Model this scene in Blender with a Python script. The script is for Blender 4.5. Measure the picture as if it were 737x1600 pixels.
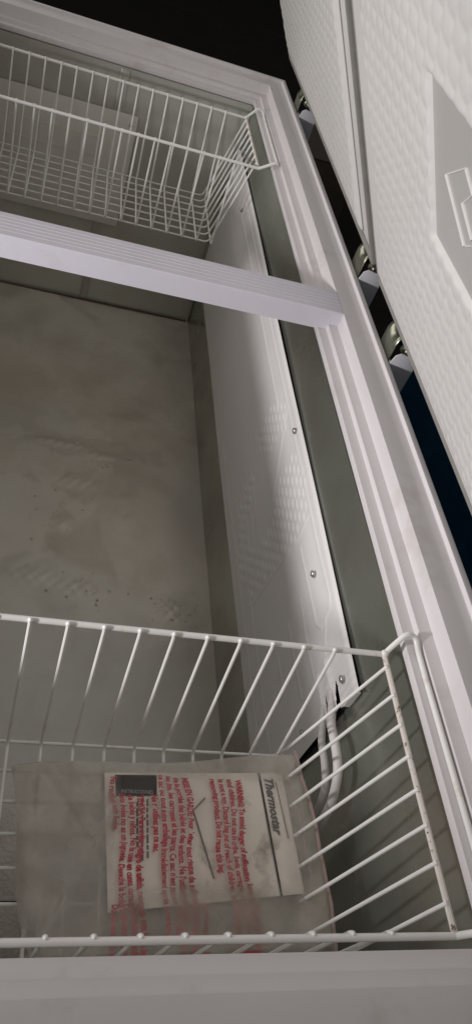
import bpy, bmesh, math, random
import numpy as np
from mathutils import Vector, Matrix
random.seed(4); np.random.seed(4)
for o in list(bpy.data.objects): bpy.data.objects.remove(o)
S = bpy.context.scene
C = S.collection
Z0 = 1.42                                   # height of the phone above the room floor

# ------------------------------------------------------------------ camera
cam = bpy.data.cameras.new('camera'); co = bpy.data.objects.new('camera', cam); C.objects.link(co)
RX = (0.95070378, 0.14040165, 0.27649539); RY = (-0.08695875, -0.7351515, 0.67230235); RZ = (0.29765836, -0.66320408, -0.68670216)
R = Matrix((RX, RY, RZ))                    # rows: world axes seen from the camera (x right, y down, z forward)
m = R @ Matrix(((1,0,0),(0,-1,0),(0,0,-1)))
m4 = m.to_4x4(); m4.translation = Vector((0,0,Z0)); co.matrix_world = m4
cam.sensor_fit = 'VERTICAL'; cam.sensor_height = 36; cam.lens = 1191.73/1600*36
cam.clip_start = .02; cam.clip_end = 60
S.camera = co
# ------------------------------------------------------------------ world and lamp
W = bpy.data.worlds.new('World'); S.world = W; W.use_nodes = True
bg = W.node_tree.nodes['Background']; bg.inputs[0].default_value = (1,.95,.90,1); bg.inputs[1].default_value = .22
lamp = bpy.data.lights.new('work_lamp', 'SPOT'); lo = bpy.data.objects.new('work_lamp', lamp); C.objects.link(lo)
lo.location = (-1.08, .10, Z0-.283)
aim = Vector((.42, .98, Z0-.56))
lo.rotation_euler = (aim-lo.location).to_track_quat('-Z','Y').to_euler()
lamp.energy = 80; lamp.shadow_soft_size = .06; lamp.spot_size = math.radians(72); lamp.spot_blend = 1
lamp.color = (1, .97, .985)
soft = bpy.data.lights.new('fill_light', 'AREA'); so = bpy.data.objects.new('fill_light', soft); C.objects.link(so)  # added soft fill with no known source, brightens the interior and far lid
so.location = (-1.55, 2.15, Z0+.05); so.rotation_euler = (Vector((.3,1.45,Z0-.5))-so.location).to_track_quat('-Z','Y').to_euler()
soft.shape = 'SQUARE'; soft.size = 1.3; soft.energy = 15; soft.color = (1,.97,.93)
S.view_settings.view_transform = 'Standard'; S.view_settings.look = 'None'
S.view_settings.exposure = 0; S.view_settings.gamma = 1

# ------------------------------------------------------------------ materials
def mat(name, col, rough=.5, metal=0, noise=0, nscale=20, bump=0, bscale=60, dirt=None, dscale=6, damt=.5, alpha=1, spec=.5, dlo=.5, dhi=.7, stretch=None):
    M = bpy.data.materials.new(name); M.use_nodes = True
    N = M.node_tree.nodes; L = M.node_tree.links; b = N['Principled BSDF']
    b.inputs['Roughness'].default_value = rough; b.inputs['Metallic'].default_value = metal
    b.inputs['Specular IOR Level'].default_value = spec; b.inputs['Alpha'].default_value = alpha
    tc = N.new('ShaderNodeTexCoord'); src = tc.outputs['Object']
    if stretch:
        mp = N.new('ShaderNodeMapping'); mp.inputs['Scale'].default_value = stretch; L.new(src, mp.inputs[0]); src = mp.outputs[0]
    c = None
    if noise:
        n = N.new('ShaderNodeTexNoise'); n.inputs['Scale'].default_value = nscale; n.inputs['Detail'].default_value = 6; L.new(src, n.inputs[0])
        r = N.new('ShaderNodeMapRange'); r.inputs[1].default_value=.3; r.inputs[2].default_value=.7; r.inputs[3].default_value = 1-noise; r.inputs[4].default_value = 1+noise*.6; L.new(n.outputs[0], r.inputs[0])
        v = N.new('ShaderNodeVectorMath'); v.operation='SCALE'; v.inputs[0].default_value = col; L.new(r.outputs[0], v.inputs['Scale']); c = v.outputs[0]
        rr = N.new('ShaderNodeMapRange'); rr.inputs[3].default_value = rough*.85; rr.inputs[4].default_value = min(1,rough*1.2); L.new(n.outputs[0], rr.inputs[0]); L.new(rr.outputs[0], b.inputs['Roughness'])
    if dirt:
        n2 = N.new('ShaderNodeTexNoise'); n2.inputs['Scale'].default_value = dscale; n2.inputs['Detail'].default_value = 8; n2.inputs['Roughness'].default_value=.62; L.new(src, n2.inputs[0])
        r2 = N.new('ShaderNodeMapRange'); r2.inputs[1].default_value=dlo; r2.inputs[2].default_value=dhi; r2.inputs[4].default_value = damt; L.new(n2.outputs[0], r2.inputs[0])
        mx = N.new('ShaderNodeMix'); mx.data_type='RGBA'; L.new(r2.outputs[0], mx.inputs[0])
        if c: L.new(c, mx.inputs[6])
        else: mx.inputs[6].default_value = (*col,1)
        mx.inputs[7].default_value = (*dirt,1); c = mx.outputs[2]
    if c: L.new(c, b.inputs['Base Color'])
    else: b.inputs['Base Color'].default_value = (*col,1)
    if bump:
        n3 = N.new('ShaderNodeTexNoise'); n3.inputs['Scale'].default_value = bscale; n3.inputs['Detail'].default_value = 3; L.new(src, n3.inputs[0])
        bp = N.new('ShaderNodeBump'); bp.inputs['Strength'].default_value = .6; bp.inputs['Distance'].default_value = bump; L.new(n3.outputs[0], bp.inputs['Height']); L.new(bp.outputs[0], b.inputs['Normal'])
    return M
M = dict(
 rim = mat('rim_plastic', (.64,.61,.615), .42, noise=.03, nscale=8, bump=.00015, bscale=90, dirt=(.40,.34,.28), dscale=13, damt=.4, dlo=.56, dhi=.74),
 bar = mat('divider_plastic', (.62,.60,.66), .4, noise=.03, nscale=9, bump=.0001, bscale=120, dirt=(.40,.33,.28), dscale=14, damt=.25, dlo=.58, dhi=.8),
 alu = mat('galvanised_sheet', (.48,.505,.45), .27, .85, noise=.12, nscale=5, bump=.0009, bscale=6, dirt=(.25,.225,.195), dscale=3.2, damt=.5, dlo=.48, dhi=.72),
 alulight = mat('pale_liner_sheet', (.56,.565,.51), .32, .30, noise=.08, nscale=4, bump=.0006, bscale=7, dirt=(.34,.29,.24), dscale=3.2, damt=.5, dlo=.48, dhi=.7),
 floor = mat('stained_sheet_floor', (.80,.75,.67), .32, .22, noise=.07, nscale=4, bump=.0014, bscale=16, dirt=(.42,.35,.29), dscale=2.6, damt=.6, dlo=.44, dhi=.66),
 panel = mat('white_panel_plastic', (.77,.745,.735), .38, noise=.03, nscale=10, dirt=(.42,.36,.30), dscale=10, damt=.2, dlo=.58, dhi=.8),
 plate = mat('white_plate_enamel', (.74,.73,.67), .4, noise=.05, nscale=14, dirt=(.36,.31,.25), dscale=8, damt=.3, dlo=.52, dhi=.75),
 lid = mat('lid_liner_plastic', (.67,.66,.635), .36, noise=.02, nscale=5, dirt=(.45,.41,.35), dscale=18, damt=.15, dlo=.6, dhi=.8),
 rect_grey = mat('plain_rect_grey', (.42,.41,.39), .42, noise=.02, nscale=6),
 lidshell = mat('lid_shell_paint', (.60,.59,.57), .4, noise=.02, nscale=5),
 gasket = mat('grey_gasket', (.24,.23,.21), .6, noise=.1, nscale=40),
 shell = mat('cabinet_paint', (.6,.6,.6), .35, noise=.03, nscale=5),
 wire = mat('white_coated_wire', (.78,.77,.74), .34, noise=.03, nscale=60, dirt=(.45,.33,.20), dscale=34, damt=.55, dlo=.60, dhi=.74),
 rusty = mat('worn_coated_wire', (.66,.61,.56), .45, noise=.06, nscale=90, dirt=(.16,.085,.045), dscale=70, damt=.95, dlo=.585, dhi=.64),
 rust = mat('rust_spot', (.10,.05,.03), .8),
 chrome = mat('zinc_plated_steel', (.26,.27,.21), .32, .95, noise=.12, nscale=60),
 screw = mat('screw_steel', (.62,.62,.60), .32, .85),
 bracket = mat('bracket_paint', (.58,.58,.61), .45, noise=.03),
 stucco = mat('stucco_sheet', (.62,.58,.54), .45, .0, noise=.10, nscale=30, bump=.004, bscale=230, dirt=(.22,.18,.14), dscale=14, damt=.5, dlo=.55, dhi=.75),
 seam = mat('seam_strip', (.47,.46,.43), .4, .5, noise=.08, nscale=20),
 hose = mat('white_hose', (.66,.62,.61), .5, noise=.05, nscale=50, bump=.0004, bscale=80),
 dark = mat('joint_and_gap_black', (.012,.010,.009), .9),  # black for the patch joint and for the shade behind the panel
 crumb = mat('dark_crumb', (.02,.012,.008), .8),
 ice = mat('water_residue', (.66,.62,.55), .12, .0, noise=.1, nscale=80),
 bagtop = mat('milky_film', (.62,.585,.53), .30, noise=.12, nscale=16, bump=.0026, bscale=24, dirt=(.34,.27,.20), dscale=17, damt=.8, dlo=.50, dhi=.68, alpha=.40),
 bagbot = mat('milky_film_back', (.66,.60,.53), .4, noise=.15, nscale=14, dirt=(.20,.16,.11), dscale=11, damt=.8, dlo=.5, dhi=.7, alpha=.55),
 paper = mat('leaflet_paper', (.90,.82,.74), .85, noise=.04, nscale=30, dirt=(.24,.20,.15), dscale=20, damt=.85, dlo=.56, dhi=.74),
 red = mat('red_print', (.52,.04,.07), .6), blackp = mat('dark_print', (.022,.017,.018), .55), greyp = mat('grey_print', (.16,.15,.15), .7),
 whitep = mat('pale_print', (.5,.48,.47), .7), foldline = mat('fold_line_print', (.14,.12,.115), .8),
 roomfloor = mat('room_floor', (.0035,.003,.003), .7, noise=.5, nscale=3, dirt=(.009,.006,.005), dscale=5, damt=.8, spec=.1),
 blue = mat('blue_tarpaulin', (.02,.10,.20), .7, noise=.4, nscale=4, bump=.01, bscale=6, spec=.15),
)
# foil: film gets its transparency varied by the same dirt so that stains are denser
def blotches(M_, col, sc, lo_, hi_, amt, distort=1.2, off=(0,0,0)):
    N = M_.node_tree.nodes; L = M_.node_tree.links; b = N['Principled BSDF']; old = b.inputs['Base Color'].links[0].from_socket
    tc = N.new('ShaderNodeTexCoord'); mp = N.new('ShaderNodeMapping'); mp.inputs['Location'].default_value = off; L.new(tc.outputs['Object'], mp.inputs[0])
    n = N.new('ShaderNodeTexNoise'); n.inputs['Scale'].default_value = sc; n.inputs['Detail'].default_value = 4; n.inputs['Distortion'].default_value = distort; L.new(mp.outputs[0], n.inputs[0])
    r = N.new('ShaderNodeMapRange'); r.inputs[1].default_value=lo_; r.inputs[2].default_value=hi_; r.inputs[4].default_value=amt; L.new(n.outputs[0], r.inputs[0])
    mx = N.new('ShaderNodeMix'); mx.data_type='RGBA'; L.new(r.outputs[0], mx.inputs[0]); L.new(old, mx.inputs[6]); mx.inputs[7].default_value = (*col,1); L.new(mx.outputs[2], b.inputs['Base Color'])
blotches(M['floor'], (.50,.43,.36), 2.2, .44, .66, .55, .3, (3,1,0))
blotches(M['floor'], (.36,.30,.25), 7, .56, .72, .4, .8, (7,2,0))
blotches(M['floor'], (.50,.53,.49), 1.7, .46, .60, .6, .4, (2,8,0))
blotches(M['alu'], (.30,.23,.19), 2.6, .50, .66, .5, .3, (1,5,2))  # brown blotches stand in for the dark band reflected in the sheet
def local_patch(M_, col, centre, radius, amt, sc=9, seed=0, sq=(1,1,1)):
    # an irregular dried patch with a shape of its own, standing at one place of the sheet
    N = M_.node_tree.nodes; L = M_.node_tree.links; b = N['Principled BSDF']; old = b.inputs['Base Color'].links[0].from_socket
    tc = N.new('ShaderNodeTexCoord'); n = N.new('ShaderNodeTexNoise'); n.inputs['Scale'].default_value = sc; n.inputs['Detail'].default_value = 5; n.inputs['Distortion'].default_value = .8; L.new(tc.outputs['Object'], n.inputs[0])
    sub = N.new('ShaderNodeVectorMath'); sub.operation='SUBTRACT'; sub.inputs[1].default_value = centre; L.new(tc.outputs['Object'], sub.inputs[0])
    ml = N.new('ShaderNodeVectorMath'); ml.operation='MULTIPLY'; ml.inputs[1].default_value = sq; L.new(sub.outputs[0], ml.inputs[0])
    ln = N.new('ShaderNodeVectorMath'); ln.operation='LENGTH'; L.new(ml.outputs[0], ln.inputs[0])
    d = N.new('ShaderNodeMath'); d.operation='MULTIPLY_ADD'; d.inputs[1].default_value = 1/radius; L.new(ln.outputs['Value'], d.inputs[0]); d.inputs[2].default_value = 0
    e = N.new('ShaderNodeMath'); e.operation='MULTIPLY_ADD'; L.new(n.outputs[0], e.inputs[0]); e.inputs[1].default_value = -2.6; L.new(d.outputs[0], e.inputs[2])
    r = N.new('ShaderNodeMapRange'); r.inputs[1].default_value=-.35; r.inputs[2].default_value=-.55; r.inputs[3].default_value=0; r.inputs[4].default_value=amt; L.new(e.outputs[0], r.inputs[0])
    mx = N.new('ShaderNodeMix'); mx.data_type='RGBA'; L.new(r.outputs[0], mx.inputs[0]); L.new(old, mx.inputs[6]); mx.inputs[7].default_value = (*col,1); L.new(mx.outputs[2], b.inputs['Base Color'])
zc_ = Z0-1.226
local_patch(M['floor'], (.72,.68,.61), (-.10,.08,zc_), .14, .6)
local_patch(M['floor'], (.70,.65,.57), (.0,.30,zc_), .12, .4, 13)
local_patch(M['floor'], (.66,.60,.53), (.06,-.12,zc_), .10, .35, 14, 0, (1,2.2,1))
local_patch(M['floor'], (.42,.36,.31), (.06,.31,zc_), .12, .3, 16, 0, (.7,3,1))
local_patch(M['floor'], (.66,.62,.55), (.23,-.13,zc_), .05, .35, 30)
def vary_alpha(M_, lo_, hi_, sc):
    N = M_.node_tree.nodes; L = M_.node_tree.links; b = N['Principled BSDF']
    tc = N.new('ShaderNodeTexCoord'); n = N.new('ShaderNodeTexNoise'); n.inputs['Scale'].default_value = sc; n.inputs['Detail'].default_value = 5; L.new(tc.outputs['Object'], n.inputs[0])
    r = N.new('ShaderNodeMapRange'); r.inputs[1].default_value=.35; r.inputs[2].default_value=.68; r.inputs[3].default_value=lo_; r.inputs[4].default_value=hi_; L.new(n.outputs[0], r.inputs[0])
    at = N.new('ShaderNodeAttribute'); at.attribute_name = 'cling'; q = N.new('ShaderNodeMath'); q.operation='MULTIPLY_ADD'; q.inputs[1].default_value=-.78; q.inputs[2].default_value=1; L.new(at.outputs['Fac'], q.inputs[0])
    mu = N.new('ShaderNodeMath'); mu.operation='MULTIPLY'; L.new(q.outputs[0], mu.inputs[0]); L.new(r.outputs[0], mu.inputs[1]); L.new(mu.outputs[0], b.inputs['Alpha'])
vary_alpha(M['bagtop'], .14, .62, 17); vary_alpha(M['bagbot'], .35, .8, 9)

# ------------------------------------------------------------------ helpers
ROOT = {}
def tag(o, label=None, cat=None, group=None, kind=None):
    if label: o['label'] = label
    if cat: o['category'] = cat
    if group: o['group'] = group
    if kind: o['kind'] = kind
    return o
def thing(name, loc, label, cat, group=None):
    o = bpy.data.objects.new(name, None); C.objects.link(o); o.location = loc; o.empty_display_size = .05
    ROOT[o.name] = Vector(loc); return tag(o, label, cat, group)
def rootloc(p):
    while p and p.parent: p = p.parent
    return Vector(p.location) if p else Vector((0,0,0))
class MB:
    """collects world-space geometry (z measured from the camera height) for ONE mesh object"""
    def __init__(s): s.v=[]; s.f=[]
    def add(s, vs, fs):
        k=len(s.v); s.v += [tuple(v) for v in vs]; s.f += [tuple(i+k for i in f) for f in fs]; return s
    def box(s, x0,x1,y0,y1,z0,z1):
        return s.add([(x,y,z) for x in (x0,x1) for y in (y0,y1) for z in (z0,z1)], [(0,1,3,2),(4,6,7,5),(0,4,5,1),(2,3,7,6),(0,2,6,4),(1,5,7,3)])
    def tube(s, pts, r, n=8, fillet=0, k=5, caps=True, flat=1):
        pts=[Vector(p) for p in pts]
        if fillet and len(pts)>2:
            q=[pts[0]]
            for a,b,c in zip(pts,pts[1:],pts[2:]):
                d1=(a-b); d2=(c-b); f=min(fillet,d1.length*.45,d2.length*.45); p1=b+d1.normalized()*f; p2=b+d2.normalized()*f
                for i in range(k+1):
                    t=i/k; q.append((1-t)**2*p1+2*t*(1-t)*b+t*t*p2)
            q.append(pts[-1]); pts=q
        vs=[]; prev=None
        for i,p in enumerate(pts):
            t=(pts[min(i+1,len(pts)-1)]-pts[max(i-1,0)]).normalized()
            if prev is None: u=t.orthogonal().normalized()
            else: u=(prev-t*prev.dot(t)).normalized()
            prev=u; w=t.cross(u); rr = r[i] if isinstance(r,(list,tuple)) else r
            for j in range(n):
                a=2*math.pi*j/n; vs.append(p+(u*math.cos(a)+w*math.sin(a)*flat)*rr)
        fs=[(i*n+j,i*n+(j+1)%n,(i+1)*n+(j+1)%n,(i+1)*n+j) for i in range(len(pts)-1) for j in range(n)]
        if caps: fs += [tuple(range(n))[::-1], tuple((len(pts)-1)*n+j for j in range(n))]
        return s.add(vs,fs)
    def ball(s,c,r,n=8,m=5,sz=1):
        c=Vector(c); vs=[c+Vector((0,0,r*sz))]
        for i in range(1,m):
            a=math.pi*i/m
            for j in range(n): b=2*math.pi*j/n; vs.append(c+Vector((r*math.sin(a)*math.cos(b), r*math.sin(a)*math.sin(b), r*math.cos(a)*sz)))
        vs.append(c-Vector((0,0,r*sz))); fs=[]
        for j in range(n):
            fs.append((0,1+j,1+(j+1)%n)); fs.append((len(vs)-1,1+(m-2)*n+(j+1)%n,1+(m-2)*n+j))
            for i in range(m-2): fs.append((1+i*n+j,1+(i+1)*n+j,1+(i+1)*n+(j+1)%n,1+i*n+(j+1)%n))
        return s.add(vs,fs)
    def prism(s, poly, axis, a, b):
        """poly = 2-D points in the other two axes, extruded from a to b along axis"""
        def P(p,t):
            l=[p[0],p[1]]; l.insert(axis,t); return tuple(l)
        n=len(poly); vs=[P(p,a) for p in poly]+[P(p,b) for p in poly]
        return s.add(vs,[tuple(range(n)),tuple(range(n,2*n))[::-1]]+[(i,n+i,n+(i+1)%n,(i+1)%n) for i in range(n)])
    def build(s, name, m_, parent=None, smooth=False, bevel=0, label=None, origin=None, segs=2):
        me=bpy.data.meshes.new(name)
        off = rootloc(parent); 
        if origin is not None: off = Vector(origin)+Vector((0,0,Z0))
        me.from_pydata([(x-off.x,y-off.y,z+Z0-off.z) for x,y,z in s.v],[],s.f); me.validate()
        b=bmesh.new(); b.from_mesh(me); bmesh.ops.recalc_face_normals(b,faces=b.faces)
        if bevel:
            ed=[e for e in b.edges if len(e.link_faces)==2 and e.calc_face_angle(0)>.5]
            bmesh.ops.bevel(b,geom=ed,offset=bevel,segments=segs,affect='EDGES',profile=.5,clamp_overlap=True)
        b.to_mesh(me); b.free()
        me.materials.append(m_)
        if smooth or bevel:
            me.shade_smooth() if smooth else me.shade_smooth()
            try: me.set_sharp_from_angle(angle=math.radians(40))
            except Exception: pass
        o=bpy.data.objects.new(name,me); C.objects.link(o)
        if parent is not None:
            o.parent=parent
            if origin is not None: o.location=off-rootloc(parent)
        elif origin is not None: o.location=off
        if label: o['label']=label
        return o
def inst(src, name, parent, loc, rot=None, scale=None):
    o=src.copy(); o.name=name; C.objects.link(o); o.parent=parent
    o.location=Vector(loc)+Vector((0,0,Z0))-rootloc(parent)
    if rot: o.rotation_euler=rot
    if scale: o.scale=scale
    return o
def gridmesh(name, V, m_, parent, smooth=True, holes=None, thick=0):
    """V: (a,b,3) numpy array of points with z from the camera height"""
    a,b,_=V.shape; off=np.array(rootloc(parent)); P=V.reshape(-1,3).copy(); P[:,2]+=Z0; P-=off
    i=np.arange(a*b).reshape(a,b); F=np.stack([i[:-1,:-1],i[1:,:-1],i[1:,1:],i[:-1,1:]],-1).reshape(-1,4)
    if holes is not None: F=F[~holes[:-1,:-1].reshape(-1)]
    me=bpy.data.meshes.new(name); me.from_pydata(P.tolist(),[],F.tolist()); me.materials.append(m_)
    if smooth: me.shade_smooth()
    o=bpy.data.objects.new(name,me); C.objects.link(o); o.parent=parent
    return o

# ------------------------------------------------------------------ the room
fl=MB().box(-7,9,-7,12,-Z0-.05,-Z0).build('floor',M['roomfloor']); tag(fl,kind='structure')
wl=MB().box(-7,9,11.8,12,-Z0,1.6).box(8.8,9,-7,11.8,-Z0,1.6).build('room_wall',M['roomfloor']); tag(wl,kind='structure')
# blue tarpaulin hanging behind the near half of the freezer
ny,nz=60,40
yy,zz=np.meshgrid(np.linspace(-1.2,1.52,ny),np.linspace(-Z0+.01,-.20,nz),indexing='ij')
xx=.86+.03*np.sin(yy*9+zz*1.5)+.02*np.sin(yy*23+zz*4)+.10*(-.2-zz)*.4
tp=thing('blue_tarpaulin',(.9,0,0),'dark navy blue sheet hanging in the gap behind the near open lid','tarpaulin')
gridmesh('sheet',np.stack([xx,yy,zz],-1),M['blue'],tp)

ct=thing('cardboard_box',(.9,3.4,0),'dark cardboard box barely visible in the gloom past the far end of the freezer','box')
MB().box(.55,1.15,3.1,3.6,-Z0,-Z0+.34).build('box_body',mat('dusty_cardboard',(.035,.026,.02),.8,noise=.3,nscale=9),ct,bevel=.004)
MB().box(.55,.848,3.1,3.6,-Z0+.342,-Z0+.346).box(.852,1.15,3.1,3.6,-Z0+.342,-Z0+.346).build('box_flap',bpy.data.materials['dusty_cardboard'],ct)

# ------------------------------------------------------------------ the freezer
X0,X1,Y0,Y1 = -.240,.410,.136,1.955          # opening, measured at the inner lip
ZT=-.5562; ZL=-.5893; ZF=-1.226
fz=thing('chest_freezer',(.1,1.03,0),'long white chest freezer with both lids open, a divider bar and a bare metal interior','freezer')
# stepped rim, swept round the opening with mitred corners
prof=[(.006,-.604),(.0,-.600),(.0,ZL),(.0145,ZL),(.0145,-.5804),(.0302,-.5804),(.0302,ZT),(.0550,ZT),(.0640,ZT+.0015),(.0655,ZT+.003),(.0655,-.5480),(.0735,-.5476),(.0745,-.552),(.0745,-.63),(.066,-.63)]
def chamfer(pr, r=.0011):
    out=[pr[0]]
    for a,b,c in zip(pr,pr[1:],pr[2:]):
        A,B,Cc=Vector(a),Vector(b),Vector(c); d1=A-B; d2=Cc-B
        f=min(r,d1.length*.3,d2.length*.3)
        p1=B+d1.normalized()*f; p2=B+d2.normalized()*f
        out += [tuple(p1), tuple((p1+p2+2*B)/4), tuple(p2)]
    return out+[pr[-1]]
prof=chamfer(prof)
mb=MB(); n=len(prof); vs=[]
for cx,cy,sx,sy in ((X0,Y0,-1,-1),(X1,Y0,1,-1),(X1,Y1,1,1),(X0,Y1,-1,1)):
    vs += [(cx+sx*d,cy+sy*d,z) for d,z in prof]
mb.add(vs,[(k*n+i,((k+1)%4)*n+i,((k+1)%4)*n+i+1,k*n+i+1) for k in range(4) for i in range(n-1)])
rim=mb.build('rim',M['rim'],fz,smooth=True)
# outer cabinet panels
E_=.0735
for nm,b in (('cabinet_side',(X0-E_,X0-E_+.012,Y0-E_,Y1+E_)),('cabinet_side',(X1+E_-.012,X1+E_,Y0-E_,Y1+E_)),('cabinet_end',(X0-E_+.0125,X1+E_-.0125,Y0-E_,Y0-E_+.012)),('cabinet_end',(X0-E_+.0125,X1+E_-.0125,Y1+E_-.012,Y1+E_))):
    MB().box(*b,-Z0+.06,-.6305).build(nm,M['shell'],fz)
MB().box(X0-E_+.02,X1+E_-.02,Y0-E_+.02,Y1+E_-.02,-Z0+.05,-Z0+.058).build('cabinet_base',M['shell'],fz)
caster=None
for x in (X0-.02,X1+.02):
    for y in (Y0,Y1): MB().tube([(x,y,-Z0),(x,y,-Z0+.05)],.02,12).build('foot',M['gasket'],fz)
# inner walls and floor, slightly bowed sheet
def wall(name,fn,na,nb,m_='alu'):
    a,b=np.meshgrid(np.linspace(0,1,na),np.linspace(0,1,nb),indexing='ij'); return gridmesh(name,fn(a,b),M[m_],fz)
t_=.002
wob=lambda a,b,k:.0012*np.sin(a*11+k)*np.sin(b*5+k)
wall('back_wall',lambda a,b:np.stack([X1+t_+wob(a,b,1),Y0-.004+a*(Y1-Y0+.008),-.603+b*(ZF+.603)],-1),90,20)
wall('front_wall',lambda a,b:np.stack([X0-t_+wob(a,b,2),Y0-.004+a*(Y1-Y0+.008),-.603+b*(ZF+.603)],-1),90,20)
wall('far_end_wall',lambda a,b:np.stack([X0-.004+a*(X1-X0+.008),Y1+t_+wob(a,b,3),-.603+b*(ZF+.603)],-1),40,20,'alulight')
wall('near_end_wall',lambda a,b:np.stack([X0-.004+a*(X1-X0+.008),Y0-t_+wob(a,b,4),-.603+b*(ZF+.603)],-1),40,20)
a,b=np.meshgrid(np.linspace(X0-.004,X1+.004,120),np.linspace(Y0-.004,Y1+.004,320),indexing='ij')
zf=ZF+.0015*np.sin(a*9)*np.sin(b*6)
for (cx,cy,w,h,A) in ((.10,1.335,.05,.012,.003),(.17,1.315,.04,.012,.0035),(.05,1.34,.03,.01,.003),(.33,.90,.035,.025,.004),(.15,.93,.05,.02,.003),(.11,1.22,.05,.02,.003),(.05,.95,.04,.02,.003),(.10,1.09,.02,.02,.002)):
    zf=zf+A*np.exp(-((a-cx)/w)**2-((b-cy)/h)**2)*(1+.6*np.sin(a*260)*np.cos(b*230))
gridmesh('inner_floor',np.stack([a,b,zf],-1),M['floor'],fz)
# corner beads and seam strips
MB().tube([(X1-.001,Y1-.001,-.604),(X1-.001,Y1-.001,ZF+.004)],.003,8).build('corner_bead',M['seam'],fz,smooth=True)
MB().tube([(X0+.002,Y1-.003,ZF+.002),(X1-.006,Y1-.003,ZF+.002)],.0025,8).build('sealant_line',mat('old_sealant',(.13,.085,.055),.7),fz,smooth=True)
MB().box(.092,.113,Y1-.0018,Y1+.0008,ZF+.002,-.606).build('seam_strip',M['seam'],fz,bevel=.0006)

# machine hump at the near end, lined with stucco sheet
hp=MB().box(X0+.001,X1-.0005,Y0-.001,.404,ZF+.002,-.900).build('compressor_hump',M['stucco'],fz,bevel=.004)
MB().box(-.05,.081,.180,.260,-.8995,-.8982).build('access_patch',M['stucco'],fz,bevel=.0005)
MB().tube([(-.05,.2605,-.8992),(.0815,.2605,-.8992),(.0815,.180,-.8992)],.0009,6).build('patch_joint',M['dark'],fz)

# divider bar resting on the rim steps
mb=MB(); ya,yb=1.002,1.0655
pr=[(ya,-.5905),(ya,ZT)]
ng=5
pr=[(ya,-.5905),(ya,ZT-.001),(ya+.001,ZT)]
for i in range(ng):
    yc=ya+.014+i*.0095
    pr += [(yc-.0012,ZT),(yc-.0004,ZT+.00045),(yc+.0004,ZT+.00045),(yc+.0012,ZT)]
pr += [(yb-.001,ZT),(yb,ZT-.001),(yb,-.5905)]
mb.prism(pr,0,X0-.0005,X1+.0005)
# notched ends that sit on the two steps
for xs,(s1) in ((X1,1),(X0,-1)):
    for d0,d1,zb in ((.0005,.0148,-.5888),(.0148,.0300,-.5799)):
        lo_,hi_=sorted((xs+s1*d0,xs+s1*d1)); q=[(y,z) if z>-.58 else (y,zb) for y,z in pr]; mb.prism(q,0,lo_,hi_)
bar=mb.build('divider_bar',M['bar'],fz)
def text_mesh(txt,size,name,m_,parent,fn,shear=0,sx=1,bold=0,align='LEFT',res=2,extr=0):
    cu=bpy.data.curves.new(name,'FONT'); cu.body=txt; cu.size=size; cu.shear=shear; cu.offset=bold; cu.align_x=align; cu.resolution_u=res; cu.extrude=extr
    t=bpy.data.objects.new('tmp',cu); C.objects.link(t)
    me=bpy.data.meshes.new_from_object(t); bpy.data.objects.remove(t); bpy.data.curves.remove(cu)
    off=rootloc(parent)
    for v in me.vertices:
        x,y,z=fn(v.co.x*sx,v.co.y,v.co.z); v.co=(x-off.x,y-off.y,z+Z0-off.z)
    me.materials.clear(); me.materials.append(m_); me.name=name
    o=bpy.data.objects.new(name,me); C.objects.link(o)
    o.parent=parent
    return o

# evaporator cover panel on the back wall: embossed sheet with slits
PX=.4035
na,nb=660,180
ay=np.concatenate([np.linspace(.428,.475,70)[:-1],np.linspace(.475,1.93,na-69)]); az=np.concatenate([np.linspace(-1.061,-.795,100)[:-1],np.linspace(-.795,-.735,60)[:-1],np.linspace(-.735,-.699,nb-158)]); A,B=np.meshgrid(ay,az,indexing='ij')
h=np.zeros_like(A)
def ridge(pts,w=.0022,H=.0013):
    global h
    e=np.zeros_like(A)
    for (y0,z0),(y1,z1) in zip(pts,pts[1:]):
        dy,dz=y1-y0,z1-z0; L2=dy*dy+dz*dz; t=np.clip(((A-y0)*dy+(B-z0)*dz)/L2,0,1)
        d=np.hypot(A-(y0+t*dy),B-(z0+t*dz)) ; e=np.maximum(e,np.exp(-(d/w)**2))
    h=np.maximum(h,H*e)
ridge([(1.7,-.722),(.90,-.720),(.654,-.719),(.577,-.715),(.560,-.720),(.554,-.737),(.499,-.761),(.458,-.767)])
ridge([(1.7,-.752),(1.0,-.752)])
ridge([(.70,-.769),(.562,-.764),(.55,-.753)])
ridge([(.625,-.797),(.566,-.801),(.482,-.796)]); ridge([(.617,-.850),(.54,-.848),(.495,-.843)]); ridge([(.603,-.904),(.528,-.899)]); ridge([(1.0,-.992),(.652,-.984),(.47,-.98)]); ridge([(1.2,-1.03),(.47,-1.025)])
ridge([(.961,-.726),(.905,-.780),(.850,-.835)]); ridge([(.727,-.721),(.718,-.775),(.73,-.86),(.745,-.975)])
for zc in (-.90,-.925,-.95,-.975): ridge([(1.02,zc),(.93,zc-.004),(.84,zc-.012)],.002,.0008)
ridge([(.500,-.757),(.47,-.7545),(.425,-.7535)],.0055,.0040); ridge([(.495,-.785),(.47,-.7845),(.425,-.7885)],.0050,.0035)
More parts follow.
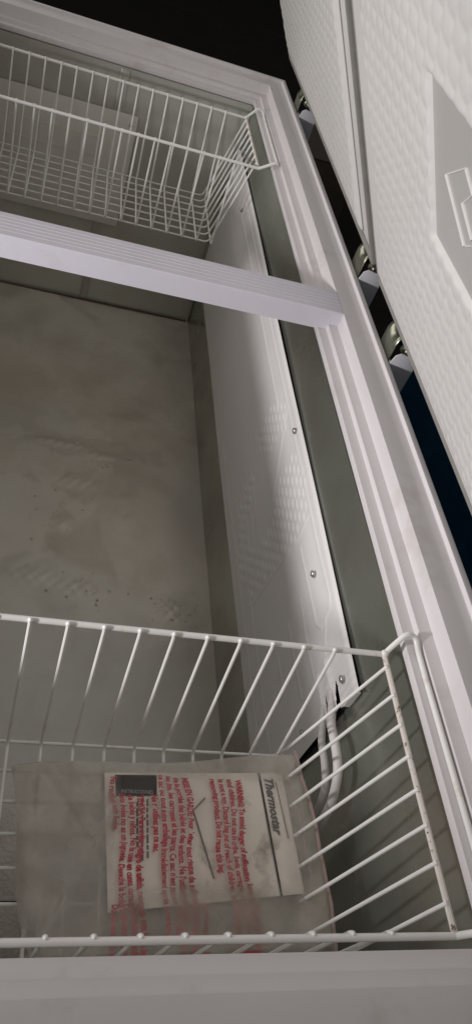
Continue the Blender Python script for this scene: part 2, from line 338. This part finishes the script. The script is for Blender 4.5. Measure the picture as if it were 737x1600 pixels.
# field of raised dots with a plain lozenge in it
polyA=[(1.03,-.775),(.965,-.720),(.935,-.745),(.945,-.80),(.975,-.85),(1.03,-.86)]
polyB=[(.87,-.735),(.81,-.712),(.735,-.722),(.718,-.782),(.757,-.984),(.843,-1.024),(.965,-.985),(.985,-.90),(.955,-.895),(.90,-.965),(.82,-.93),(.82,-.85),(.875,-.79)]
def inside(p,pl):
    r=False
    for i in range(len(pl)):
        (x1,y1),(x2,y2)=pl[i],pl[i-1]
        if (y1>p[1])!=(y2>p[1]) and p[0]<(x2-x1)*(p[1]-y1)/(y2-y1)+x1: r=not r
    return r
row=0; z=-.705
while z>-1.03:
    y=.70+(row%2)*.0125
    while y<1.04:
        if inside((y,z),polyA) or inside((y,z),polyB):
            i0=np.searchsorted(ay,y-.014); i1=np.searchsorted(ay,y+.014); j0=np.searchsorted(az,z-.009); j1=np.searchsorted(az,z+.009)
            d=((A[i0:i1,j0:j1]-y)/.0098)**2+((B[i0:i1,j0:j1]-z)/.0052)**2
            h[i0:i1,j0:j1]=np.maximum(h[i0:i1,j0:j1],.0015*np.clip(1-d,0,1)**.7)
        y+=.025
    z-=.0128; row+=1
bow=.0016*np.sin((B+1.061)/.362*math.pi)+.0008*np.sin(A*7)
edge=np.clip((B+.705)/.006,0,1)**2*.004         # top edge turns back to the wall
X=PX-h-bow+edge
hol=np.zeros(A.shape,bool)
for wp in ([(.466,-.7426),(.457,-.7400),(.420,-.7415),(.420,-.7500),(.450,-.7475)],[(.4645,-.7748),(.451,-.7735),(.420,-.7770),(.420,-.7840)]):
    ii=np.argwhere((A<.47)&(B>-.8)&(B<-.73))
    for i,j in ii:
        if inside((A[i,j],B[i,j]),wp): hol[i,j]=True
pn=gridmesh('evaporator_panel',np.stack([X,A,B],-1),M['panel'],fz,holes=hol)
MB().prism([(PX-.001,.4265),(PX+.007,.4265),(PX+.007,.4280),(PX-.001,.4280)],2,-.735,-.702).build('panel_flange',M['panel'],pn)
MB().box(PX+.0065,X1+.001,.432,1.92,-1.058,-.7045).build('panel_gap_shade',M['dark'],pn)  # black box in the gap behind the panel, paints its shade
# screws
sc=MB(); nn=12
sc.ball((0,0,0),.0048,12,6,.55)
screw0=None
def put_screw(p,axis,parent):
    global screw0
    if screw0 is None:
        s=MB().ball((0,0,0),.0036,12,6,.5); s.tube([(0,0,-.0012),(0,0,-.0004)],.0052,14); s.box(-.0024,.0024,-.0004,.0004,.0014,.0020)
        screw0=s.build('screw',M['screw'],parent,origin=(0,0,0),smooth=True); o=screw0; o.location=Vector(p)+Vector((0,0,Z0))-rootloc(parent)
    else: o=inst(screw0,'screw',parent,p)
    o.parent=parent; o.rotation_euler={'x':(0,-math.pi/2,.3),'y':(math.pi/2,0,0)}[axis]; return o
for y,z in ((1.693,-.742),(1.30,-.725),(.891,-.711),(.63,-.742),(.455,-.722),(.452,-.855)): put_screw((PX-.0042,y,z),'x',pn)
# plate on the far end wall
pl=MB().box(-.19,.152,Y1-.006,Y1-.0035,-.984,-.699).build('end_plate',M['plate'],fz,bevel=.0008)
ep=[]
for i in range(5):
    for j in range(5):
        x=-.17+i*.055; z=-.76-j*.042; ep.append((x,z))
mb=MB()
for i in range(5): mb.box(-.185,.075,Y1-.0068,Y1-.0058,-.77-i*.045-.0012,-.77-i*.045+.0012)
for i in range(6): mb.box(-.165+i*.048-.0012,-.165+i*.048+.0012,Y1-.0067,Y1-.0059,-.96,-.76)
mb.build('pressed_grid',M['plate'],pl)
for p in ((.138,-.722),(.138,-.965),(-.17,-.965)): put_screw((p[0],Y1-.0065,p[1]),'y',pl)
# two drain hoses
H1=[(.4035,.455,-.7850),(.397,.428,-.7865),(.388,.402,-.7800),(.387,.377,-.7770),(.386,.349,-.7840),(.384,.331,-.8132),(.380,.322,-.850),(.372,.318,-.897)]
H2=[(.4030,.460,-.7555),(.397,.432,-.7545),(.388,.410,-.7470),(.387,.3753,-.7433),(.386,.3504,-.7460),(.386,.3292,-.7716),(.384,.3153,-.8102),(.378,.308,-.848),(.368,.304,-.897)]
for Hh,r in ((H1,.0046),(H2,.0054)): MB().tube(Hh,r,12,fillet=.02,k=6).build('drain_hose',M['hose'],fz,smooth=True)

# ------------------------------------------------------------------ lids (part of the freezer, > liner, gasket)
th=math.radians(60); LP=Vector((.478,0,-.492)); LU=Vector((-math.cos(th),0,math.sin(th))); LN=Vector((math.sin(th),0,math.cos(th)))
def Lp(s,y,d): p=LP+LU*s+LN*d; return (p.x,y,p.z)
lun=np.array(LU); lnn=np.array(LN); lpp=np.array(LP)
def make_lid(ya,yb,recess,flat_lo=.006,flat_hi=.006,plain_lo=.016,plain_hi=.016,rect_grey=None):
    mb=MB(); r=.010
    # rounded slab
    T=.052; prof_=[(0,.002),(0.0,.0),(.006,-.001),(.763,-.001),(.769,.004),(.770,T-.012),(.758,T),(.012,T),(-.001,T-.012)]
    vs=[]; N_=len(prof_)
    for y,k in ((ya,.006),(ya+.006,0),(yb-.006,0),(yb,.006)):
        for s,d in prof_:
            yq=y+(.034 if y<(ya+yb)/2 else -.034)*max(0,d-.006)/T
            s2=min(max(s,k),.77-k); d2=min(max(d,-.001+k*.3),T-k); vs.append(Lp(s2,yq,d2))
    fs=[(k*N_+i,k*N_+(i+1)%N_,(k+1)*N_+(i+1)%N_,(k+1)*N_+i) for k in range(3) for i in range(N_)]+[tuple(range(N_)),tuple(3*N_+i for i in range(N_))[::-1]]
    lid=mb.add(vs,fs).build('lid',M['lidshell'],fz,smooth=True)
    # gasket: a soft strip round the liner
    g=.0125
    mb=MB(); g=.004
    mb=MB(); mb.tube([Lp(g,ya+g,-.003),Lp(.77-g,ya+g,-.003),Lp(.77-g,yb-g,-.003),Lp(g,yb-g,-.003),Lp(g,ya+g,-.003)],.0045,8); mb.build('gasket',M['gasket'],lid,smooth=True)
    # liner: height field with raised scallops, a smooth border and a plain recessed rectangle
    s0,s1,y0,y1=.012,.755,ya+flat_lo,yb-flat_hi
    ns,nyy=int((s1-s0)/.0028),int((y1-y0)/.0032)
    Sg,Yg=np.meshgrid(np.linspace(s0,s1,ns),np.linspace(y0,y1,nyy),indexing='ij')
    rp,cp=.0225,.0290
    r0_=np.floor(Sg/rp); dome=np.zeros_like(Sg)
    for dr in (-1,0,1):
        rr=r0_+dr; ds=(Sg-(rr+.5)*rp)/(rp*.66)
        yy_=Yg/cp+.5*(rr%2)+.12*ds; dc=(yy_-np.floor(yy_)-.5)*2*.92
        dome=np.maximum(dome,np.sqrt(np.clip(1-ds*ds-dc*dc,0,1)))
    ed=np.minimum.reduce([Sg-s0,s1-Sg,Yg-y0,y1-Yg])
    msk=np.clip(np.minimum.reduce([Sg-s0-.02,s1-Sg-.03,Yg-y0-plain_lo,y1-Yg-plain_hi])/.008,0,1)
    bas=.002+.006*np.clip(ed/.010,0,1)**.6
    if recess:
        r0,r1,q0,q1=recess
        e=np.maximum.reduce([r0-Sg,Sg-r1,q0-Yg,Yg-q1]); msk=msk*np.clip((e-.0012)/.002,0,1); bas=bas-.0030*np.clip((.0015-e)/.002,0,1)
    Hh=bas+.0024*dome*msk
    V=lpp[None,None]+Sg[...,None]*lun-Hh[...,None]*lnn; V[...,1]=Yg
    gridmesh('liner',V,M['lid'],lid)
    if flat_lo>.03: MB().tube([Lp(.014,ya+flat_lo-.001,-.0014),Lp(.752,ya+flat_lo-.001,-.0014)],.0013,6).build('liner_seam',M['gasket'],lid)
    if recess:
        q=[Lp(r0+.001,q0+.001,-.0056),Lp(r1-.001,q0+.001,-.0056),Lp(r1-.001,q1-.001,-.0056),Lp(r0+.001,q1-.001,-.0056)]; q2=[tuple(np.array(p)+lnn*.0015) for p in q]
        MB().add(q+q2,[(0,1,2,3),(4,5,6,7),(0,1,5,4),(1,2,6,5),(2,3,7,6),(3,0,4,7)]).build('plain_rect',M['rect_grey'],lid)  # darker grey sheet over the plain recessed rectangle
    return lid
lidA=make_lid(.055,1.012,(.268,.412,.430,.655),plain_hi=.055)
lidB=make_lid(1.052,2.000,None,flat_lo=.088,plain_lo=.004,plain_hi=.008)
# embossed characters in the plain rectangle of the near lid
mb=MB()
def stroke(pts,r=.0017): mb.tube([Lp(s,y,-.0060) for s,y in pts],r,8,fillet=.002,k=3,flat=.8)
stroke([(.345,.614),(.308,.562)]); stroke([(.375,.557),(.363,.539)]); stroke([(.343,.567),(.325,.541)]); stroke([(.323,.536),(.31,.517)])
for (a_,b_) in (((.345,.614),(.3755,.5575)),((.343,.567),(.3635,.5395)),((.308,.562),(.3175,.545))): mb.tube([Lp(*a_,-.0057),Lp(*b_,-.0057)],.0007,6)
mb.build('embossed_mark',M['lid'],lidA,smooth=True)

# ------------------------------------------------------------------ hinges and brackets behind the rim
def hinge(y,par=fz):
    # solid pressed hinge: a rolled barrel, a leaf with raised ears on the rim side and one up to the lid
    def leafmesh(prof_,w,ear):
        mb=MB(); K=7; vs=[]
        for i,(x,z) in enumerate(prof_):
            for k in range(K):
                t=(k/(K-1)-.5)*2; vs.append((x,y+t*w/2*(1-.12*i/(len(prof_)-1)),z+ear*(1.2 if abs(t)>.6 else -.2 if abs(t)<.2 else .2)))
        mb.add(vs,[(i*K+k,i*K+k+1,(i+1)*K+k+1,(i+1)*K+k) for i in range(len(prof_)-1) for k in range(K-1)]); return mb
    l1=leafmesh([(.4852,-.565),(.4852,-.530),(.4875,-.521),(.493,-.516),(.4985,-.5155)],.050,.006).build('hinge_leaf',M['chrome'],par,smooth=True)
    l2=leafmesh([(.500,-.5130),(.507,-.5130),(.512,-.508),(.516,-.500),(.522,-.490),(.530,-.476)],.040,.004).build('hinge_leaf',M['chrome'],par,smooth=True)
    for l in (l1,l2): sol=l.modifiers.new('s','SOLIDIFY'); sol.thickness=.0024; sol.offset=0
    b=MB()
    b.tube([(.503,y-.024,-.526),(.503,y-.0225,-.526),(.503,y+.0225,-.526),(.503,y+.024,-.526)],[.006,.0085,.0085,.006],18)
    b.tube([(.503,y-.029,-.526),(.503,y-.023,-.526)],.0055,12).ball((.503,y-.029,-.526),.0048,12,6)
    b.tube([(.503,y-.006,-.526),(.503,y+.006,-.526)],.0098,18)
    b.build('hinge_barrel',M['chrome'],par,smooth=True)
def bracket(y):
    pl=[(.4855,-.62),(.4855,-.545),(.4885,-.534),(.4955,-.529),(.523,-.534),(.525,-.555),(.524,-.62)]
    mb=MB().prism(pl,1,y-.001,y+.001)
    mb.box(.486,.4885,y+.001,y+.05,-.62,-.548)
    mb.box(.5235,.5255,y+.001,y+.05,-.62,-.556)
    return mb.build('hinge_bracket',M['bracket'],fz,bevel=.0006)
for y in (.912,1.140,1.85,.27): hinge(y)
for y in (.88,1.11,1.80,.235): bracket(y)

# ------------------------------------------------------------------ baskets
def basket(y0,y1,yb0,yb1,xl,xr,phase,label,off):
    t=thing('wire_basket',((xl+xr)/2,(y0+y1)/2,Z0-.79),label,'basket','white wire baskets hung across the freezer')
    zr=-.600; zb=-.787; rr=.0031; rw=.0019
    xbl,xbr=xl+.052,xr-.052
    # long rim wires and end rim wires
    MB().tube([(xl,y1,zr),(xr+.001,y1,zr)],rr,10).ball((xr,y1,zr+.001),.0045,10,6).build('rim_wire',M['wire'],t,smooth=True)
    MB().tube([(xl,y0,zr),(xr+.001,y0,zr)],rr,10).build('rim_wire',M['wire'],t,smooth=True)
    for x in (xr,xl): MB().tube([(x,y1,zr),(x,(y0+y1)/2,zr-.0012),(x,y0,zr)],.0029,8).build('end_rim_wire',M['rusty'],t,smooth=True,label='rust-speckled end rim wire')
    for x,sg,xt in ((xr,1,X1+.0098),(xl,-1,X0-.0098)):
        z1=ZL+.0036
        MB().tube([(x,y1,zr),(x+sg*.005,y1+.004,zr+.006),(xt-sg*.014,y1+.012,z1+.010),(xt-sg*.002,y1+.012,z1+.006),(xt,y1-.002,z1+.0005),(xt,y1-.03,z1),(xt,y0+.03,z1),(xt,y0+.004,z1+.001),(xt-sg*.006,y0-.001,z1+.007),(x+sg*.008,y0,zr+.005),(x,y0,zr)],.0031,10,fillet=.009,k=4).build('hook_wire',M['wire'],t,smooth=True)
    # wires that run across the basket width (front to back of the photo): one shared mesh
    ox=(xl+xr)/2
    w=MB().tube([(0,y1-.0028,zr+.002),(0,y1-.0045,zr-.004),(0,yb1,zb+.006),(0,yb1-.004,zb),(0,yb0+.004,zb),(0,yb0,zb+.006),(0,y0+.0045,zr-.004),(0,y0+.0028,zr+.002)],rw,8,fillet=.008,k=4).ball((0,y1-.0025,zr+.0026),.0025,8,5).ball((0,y0+.0022,zr+.0018),.0021,8,5)
    first=w.build('cross_wire',M['wire'],t,smooth=True,origin=(0,0,0))
    xs=[]; x=phase
    while x>xbl-.002: xs.append(x); x-=.0336
    for i,x in enumerate(xs):
        jx=x+random.uniform(-.0006,.0006)
        if i==0: o=first; o.location=Vector((jx,0,Z0))-rootloc(t)
        else: inst(first,'cross_wire',t,(jx,0,0))
    lean=.009
    w=MB().tube([(xr-.0015,0,zr+.003),(xr-.004,-.0005,zr-.004),(xbr,-lean,zb+.002),(xbr-.008,-lean-.0005,zb-.0038),(xbl+.008,-lean-.0005,zb-.0038),(xbl,-lean,zb+.002),(xl+.004,-.0005,zr-.004),(xl+.0015,0,zr+.003)],rw,8,fillet=.005,k=4)
    first=w.build('long_wire',M['wire'],t,smooth=True,origin=(0,0,0))
    ys=[y1-.0165-i*off for i in range(8)]
    for i,y in enumerate(ys):
        if i==0: o=first; o.location=Vector((0,y,Z0))-rootloc(t)
        else: inst(first,'long_wire',t,(0,y,0))
    # rust freckles on the near basket's end rim
    return t
b1=basket(.1475,.413,.166,.385,-.218,.388,.331,'near white wire basket holding the plastic bag, rust specks on its end wire',.0321)
b2=basket(1.583,1.852,1.580,1.800,-.218,.382,.332,'empty white wire basket at the dark far end beyond the divider bar',.0326)
mb=MB()
for i in range(26):
    y=.150+.263*random.random()**1.6; a_=random.uniform(-.9,.9); mb.ball((.388+math.sin(a_)*.0029-.0004,y,-.6008+math.cos(a_)*.0027),random.uniform(.0003,.0008),6,4)
mb.build('rust_spots',M['rust'],b1)['kind']='stuff'

# ------------------------------------------------------------------ bag and leaflet in the near basket
cor=dict(TL=(.034,.357),TR=(.352,.384),BR=(.366,.176),BL=(.078,.172))
def bagxy(u,v):
    x=(1-u)*(1-v)*cor['TL'][0]+u*(1-v)*cor['TR'][0]+u*v*cor['BR'][0]+(1-u)*v*cor['BL'][0]
    y=(1-u)*(1-v)*cor['TL'][1]+u*(1-v)*cor['TR'][1]+u*v*cor['BR'][1]+(1-u)*v*cor['BL'][1]
    x=x+ (1-u)*(.006*np.sin(v*5.5)-.010*np.sin(v*math.pi))+u*.006*np.sin(v*math.pi)
    y=y+.003*np.sin(u*9)*(1-v)
    return x,y
def bagz(x,y,layer=1):
    if layer==0: return -.7838+.0006*np.sin(x*60)
    z=-.7735+.0016*np.sin(x*38+y*21)+.0012*np.sin(x*95-y*63)+.0008*np.sin(y*170+x*40)+.0010*np.sin(x*150+1.3*np.sin(y*50))
    z=z+.010*np.clip((x-.325)/.05,0,1)**2+.004*np.exp(-((x-.075)/.02)**2)*np.sin(y*45)
    z=z+.0035*np.exp(-((x-.5*(y-.2)-.085)/.006)**2)+.0028*np.exp(-((x+.7*(y-.3)-.11)/.007)**2)
    return z
bagt=thing('plastic_bag',(.2,.27,Z0-.783),'crumpled milky plastic bag with red trilingual warning print, stained, lying in the near basket','bag')
u,v=np.meshgrid(np.linspace(0,1,150),np.linspace(0,1,100),indexing='ij')
x,y=bagxy(u,v); ed=np.minimum.reduce([u,1-u,v,1-v]); k=np.clip(ed/.03,0,1)**.5
zt=bagz(x,y); zb_=bagz(x,y,0)
uf=gridmesh('upper_film',np.stack([x,y,zb_+.0004+(zt-zb_)*k],-1),M['bagtop'],bagt)
cl=np.clip((x-.138)/.01,0,1)*np.clip((.330-x)/.01,0,1)*np.clip((y-.232)/.012,0,1)*np.clip((.352-y)/.006,0,1)
at_=uf.data.attributes.new('cling','FLOAT','POINT'); at_.data.foreach_set('value',cl.reshape(-1).astype(np.float32))
gridmesh('lower_film',np.stack([x,y,zb_],-1),M['bagbot'],bagt)
# heat-sealed right hem
hem=[(float(bagxy(.985,t)[0]),float(bagxy(.985,t)[1]),float(bagz(*bagxy(.97,t)))-.001) for t in np.linspace(0,1,20)]
MB().tube(hem,.0022,6,flat=.4).tube([(a-.014,b,c-.0035) for a,b,c in hem],.0012,6,flat=.5).build('sealed_hem',mat('pink_hem',(.50,.36,.34),.4,alpha=.55),bagt,smooth=True)
def onbag(x0,ytop,wav=0,up=-.0006,lay=1):
    def f(tx,ty,tz):
        yy=ytop-tx; xx=x0+ty+.0018*math.sin(yy*62+wav)+.0005*math.sin(yy*170+wav*2)+ (ytop-yy)*.02
        return (xx,yy,float(bagz(xx,yy,lay))+up)
    return f
EN=['WARNING: To avoid danger of suffocation, keep this bag away from babies','and children. Do not use in cribs, beds, carriages or playpens. This bag','is not a toy. Discard bag out of reach of children immediately after','removing product. Do not reuse this bag.']
FR=["MISE EN GARDE: Pour éviter tout risque de suffocation, gardez ce sac hors","de la portée des bébés et des enfants. Ne l'utilisez pas dans","les lits, les carrosses et les parcs. Ce sac n'est pas un jouet. Jetez","ce sac ou tout autre emballage immédiatement après ouverture.","Ne réutilisez pas ce sac."]
ES=["TENCIA: Para evitar peligro de asfixia, mantenga esta bolsa lejos","de bebés y niños. No la use en cunas, camas, coches o corralitos.","Esta bolsa no es un juguete. Deseche la bolsa después de abrirla.","No reutilice esta bolsa."]
def block(lines,x0,pitch,ytop,size,wav,low=()):
    for i,l in enumerate(lines):
        b=l.startswith(('TEN','WARN','MISE','ADV','Ne r','No r','remov'))
        text_mesh(l,size,'warning_print',M['red'],bagt,onbag(x0-i*pitch,.3275 if i in low else ytop,wav+i*.25),sx=.66,bold=.0005 if b else .0004)
block(EN,.2735,.0092,.349,.0090,.3)
block(FR,.2150,.0090,.349,.0090,1.1,(4,))
block(ES,.1640,.0090,.346,.0090,2.0,(0,1,2))
# the far layer's print shows through where the film is folded at the near edge
for x0 in (.139,.1485,.158,.207,.216,.226,.262,.272,.281):
    text_mesh('Do not reuse this bag. WARNING',.0092,'warning_print',M['red'],bagt,onbag(x0,.222,x0*90,up=-.0009),sx=.60,bold=.0006)

lf=thing('instruction_leaflet',(.23,.29,Z0-.78),'white stained instruction leaflet with black label and slanted grey logo, inside the plastic bag','leaflet')
LC=[(.130,.352),(.331,.361),(.3385,.233),(.137,.216)]
u,v=np.meshgrid(np.linspace(0,1,50),np.linspace(0,1,40),indexing='ij')
def lxy(u,v): return tuple((1-u)*(1-v)*LC[0][i]+u*(1-v)*LC[1][i]+u*v*LC[2][i]+(1-u)*v*LC[3][i] for i in (0,1))
def lz(x,y): return -.7790+.0005*np.sin(x*45)+.0004*np.sin(y*60)
x,y=lxy(u,v); V=np.stack([x,y,lz(x,y)],-1); gridmesh('page',V,M['paper'],lf)
V2=V.copy(); V2[...,2]-=.0014; V2[...,0]+=.0015; gridmesh('page',V2,M['paper'],lf)
def flat(poly,up,name,m_,parent=lf):
    return MB().add([(px,py,float(lz(px,py))+up) for px,py in poly],[tuple(range(len(poly)))]).build(name,m_,parent)
flat([(.141,.3500),(.186,.3515),(.1855,.3290),(.1425,.3270)],.0006,'black_label',M['blackp'])
text_mesh('INSTRUCCIONES',.0056,'label_print',M['whitep'],lf,lambda a,b,c:(.1475+a,.3305+b,float(lz(.1475+a,.3305+b))+.0010),sx=.8)
for k,(xa,yt,yb_) in enumerate(((.1745,.325,.268),(.1690,.325,.262),(.1640,.322,.275))):
    yy=yt
    while yy>yb_:
        l=random.uniform(.004,.009); flat([(xa,yy),(xa+.0021,yy),(xa+.0021,yy-l),(xa,yy-l)],.0005,'small_print',M['greyp']); yy-=l+.0016
flat([(.3020,.3600),(.3045,.3600),(.3145,.2300),(.3120,.2298)],.0006,'dark_rule',M['blackp'])
text_mesh('Thermostar',.0140,'logo_print',M['greyp'],lf,lambda a,b,c:(.3090+b+a*.07,.3555-a,float(lz(.3090+b+a*.07,.3555-a))+.0008),shear=.3,sx=.92,bold=.0005)
MB().tube([(.3225,.3500,-.7782),(.3290,.2880,-.7782)],.0005,6).build('logo_rule',M['foldline'],lf)
MB().tube([(.239,.329,-.7783),(.225,.315,-.7783),(.243,.247,-.7783)],.0007,6).build('fold_line',M['foldline'],lf)

# ------------------------------------------------------------------ crumbs and residue
def crumb(p,r,lab,sx=1.5):
    mb=MB().ball((0,0,0),r,7,5,.6); mb.v=[(a*sx*random.uniform(.8,1.2),b*random.uniform(.8,1.2),c) for a,b,c in mb.v]
    o=mb.build('crumb',M['crumb'],None,origin=p); tag(o,lab,'crumb'); return o
crumb((-.010,.981,ZF+.003),.005,'black crumb on the metal floor at the left edge of the photo',1.6)
crumb((.254,.897,ZF+.003),.0035,'dark crumb on the metal floor just behind the near basket, farther of a pair')
crumb((.250,.870,ZF+.003),.0035,'dark crumb on the metal floor just behind the near basket, nearer of a pair')
crumb((.033,1.682,ZF+.003),.006,'small dark crumb on the brown metal floor beyond the divider bar')
crumb((.013,1.0005,-.586),.0017,'brown speck stuck to the front face of the white divider bar')
crumb((.110,.130,-.5885),.0022,'dark speck on the step of the near end rim under the basket')
mb=MB()
for (cx,cy,w,h_,nn_) in ((.10,1.32,.05,.02,26),(.17,1.29,.05,.03,22),(.33,.90,.04,.03,30),(.12,1.20,.05,.04,18),(.15,.94,.06,.05,22),(.07,1.09,.05,.06,14),(.22,1.30,.05,.04,10)):
    for i in range(nn_):
        mb.ball((cx+random.gauss(0,w*.6),cy+random.gauss(0,h_*.6),ZF+.0020+.001*random.random()),random.uniform(.0010,.0030),8,5,.30)
tag(mb.build('water_residue',M['ice'],None,smooth=True,origin=(.1,1.1,ZF)),'small pale dried drops and residue scattered on the metal floor','residue',kind='stuff')
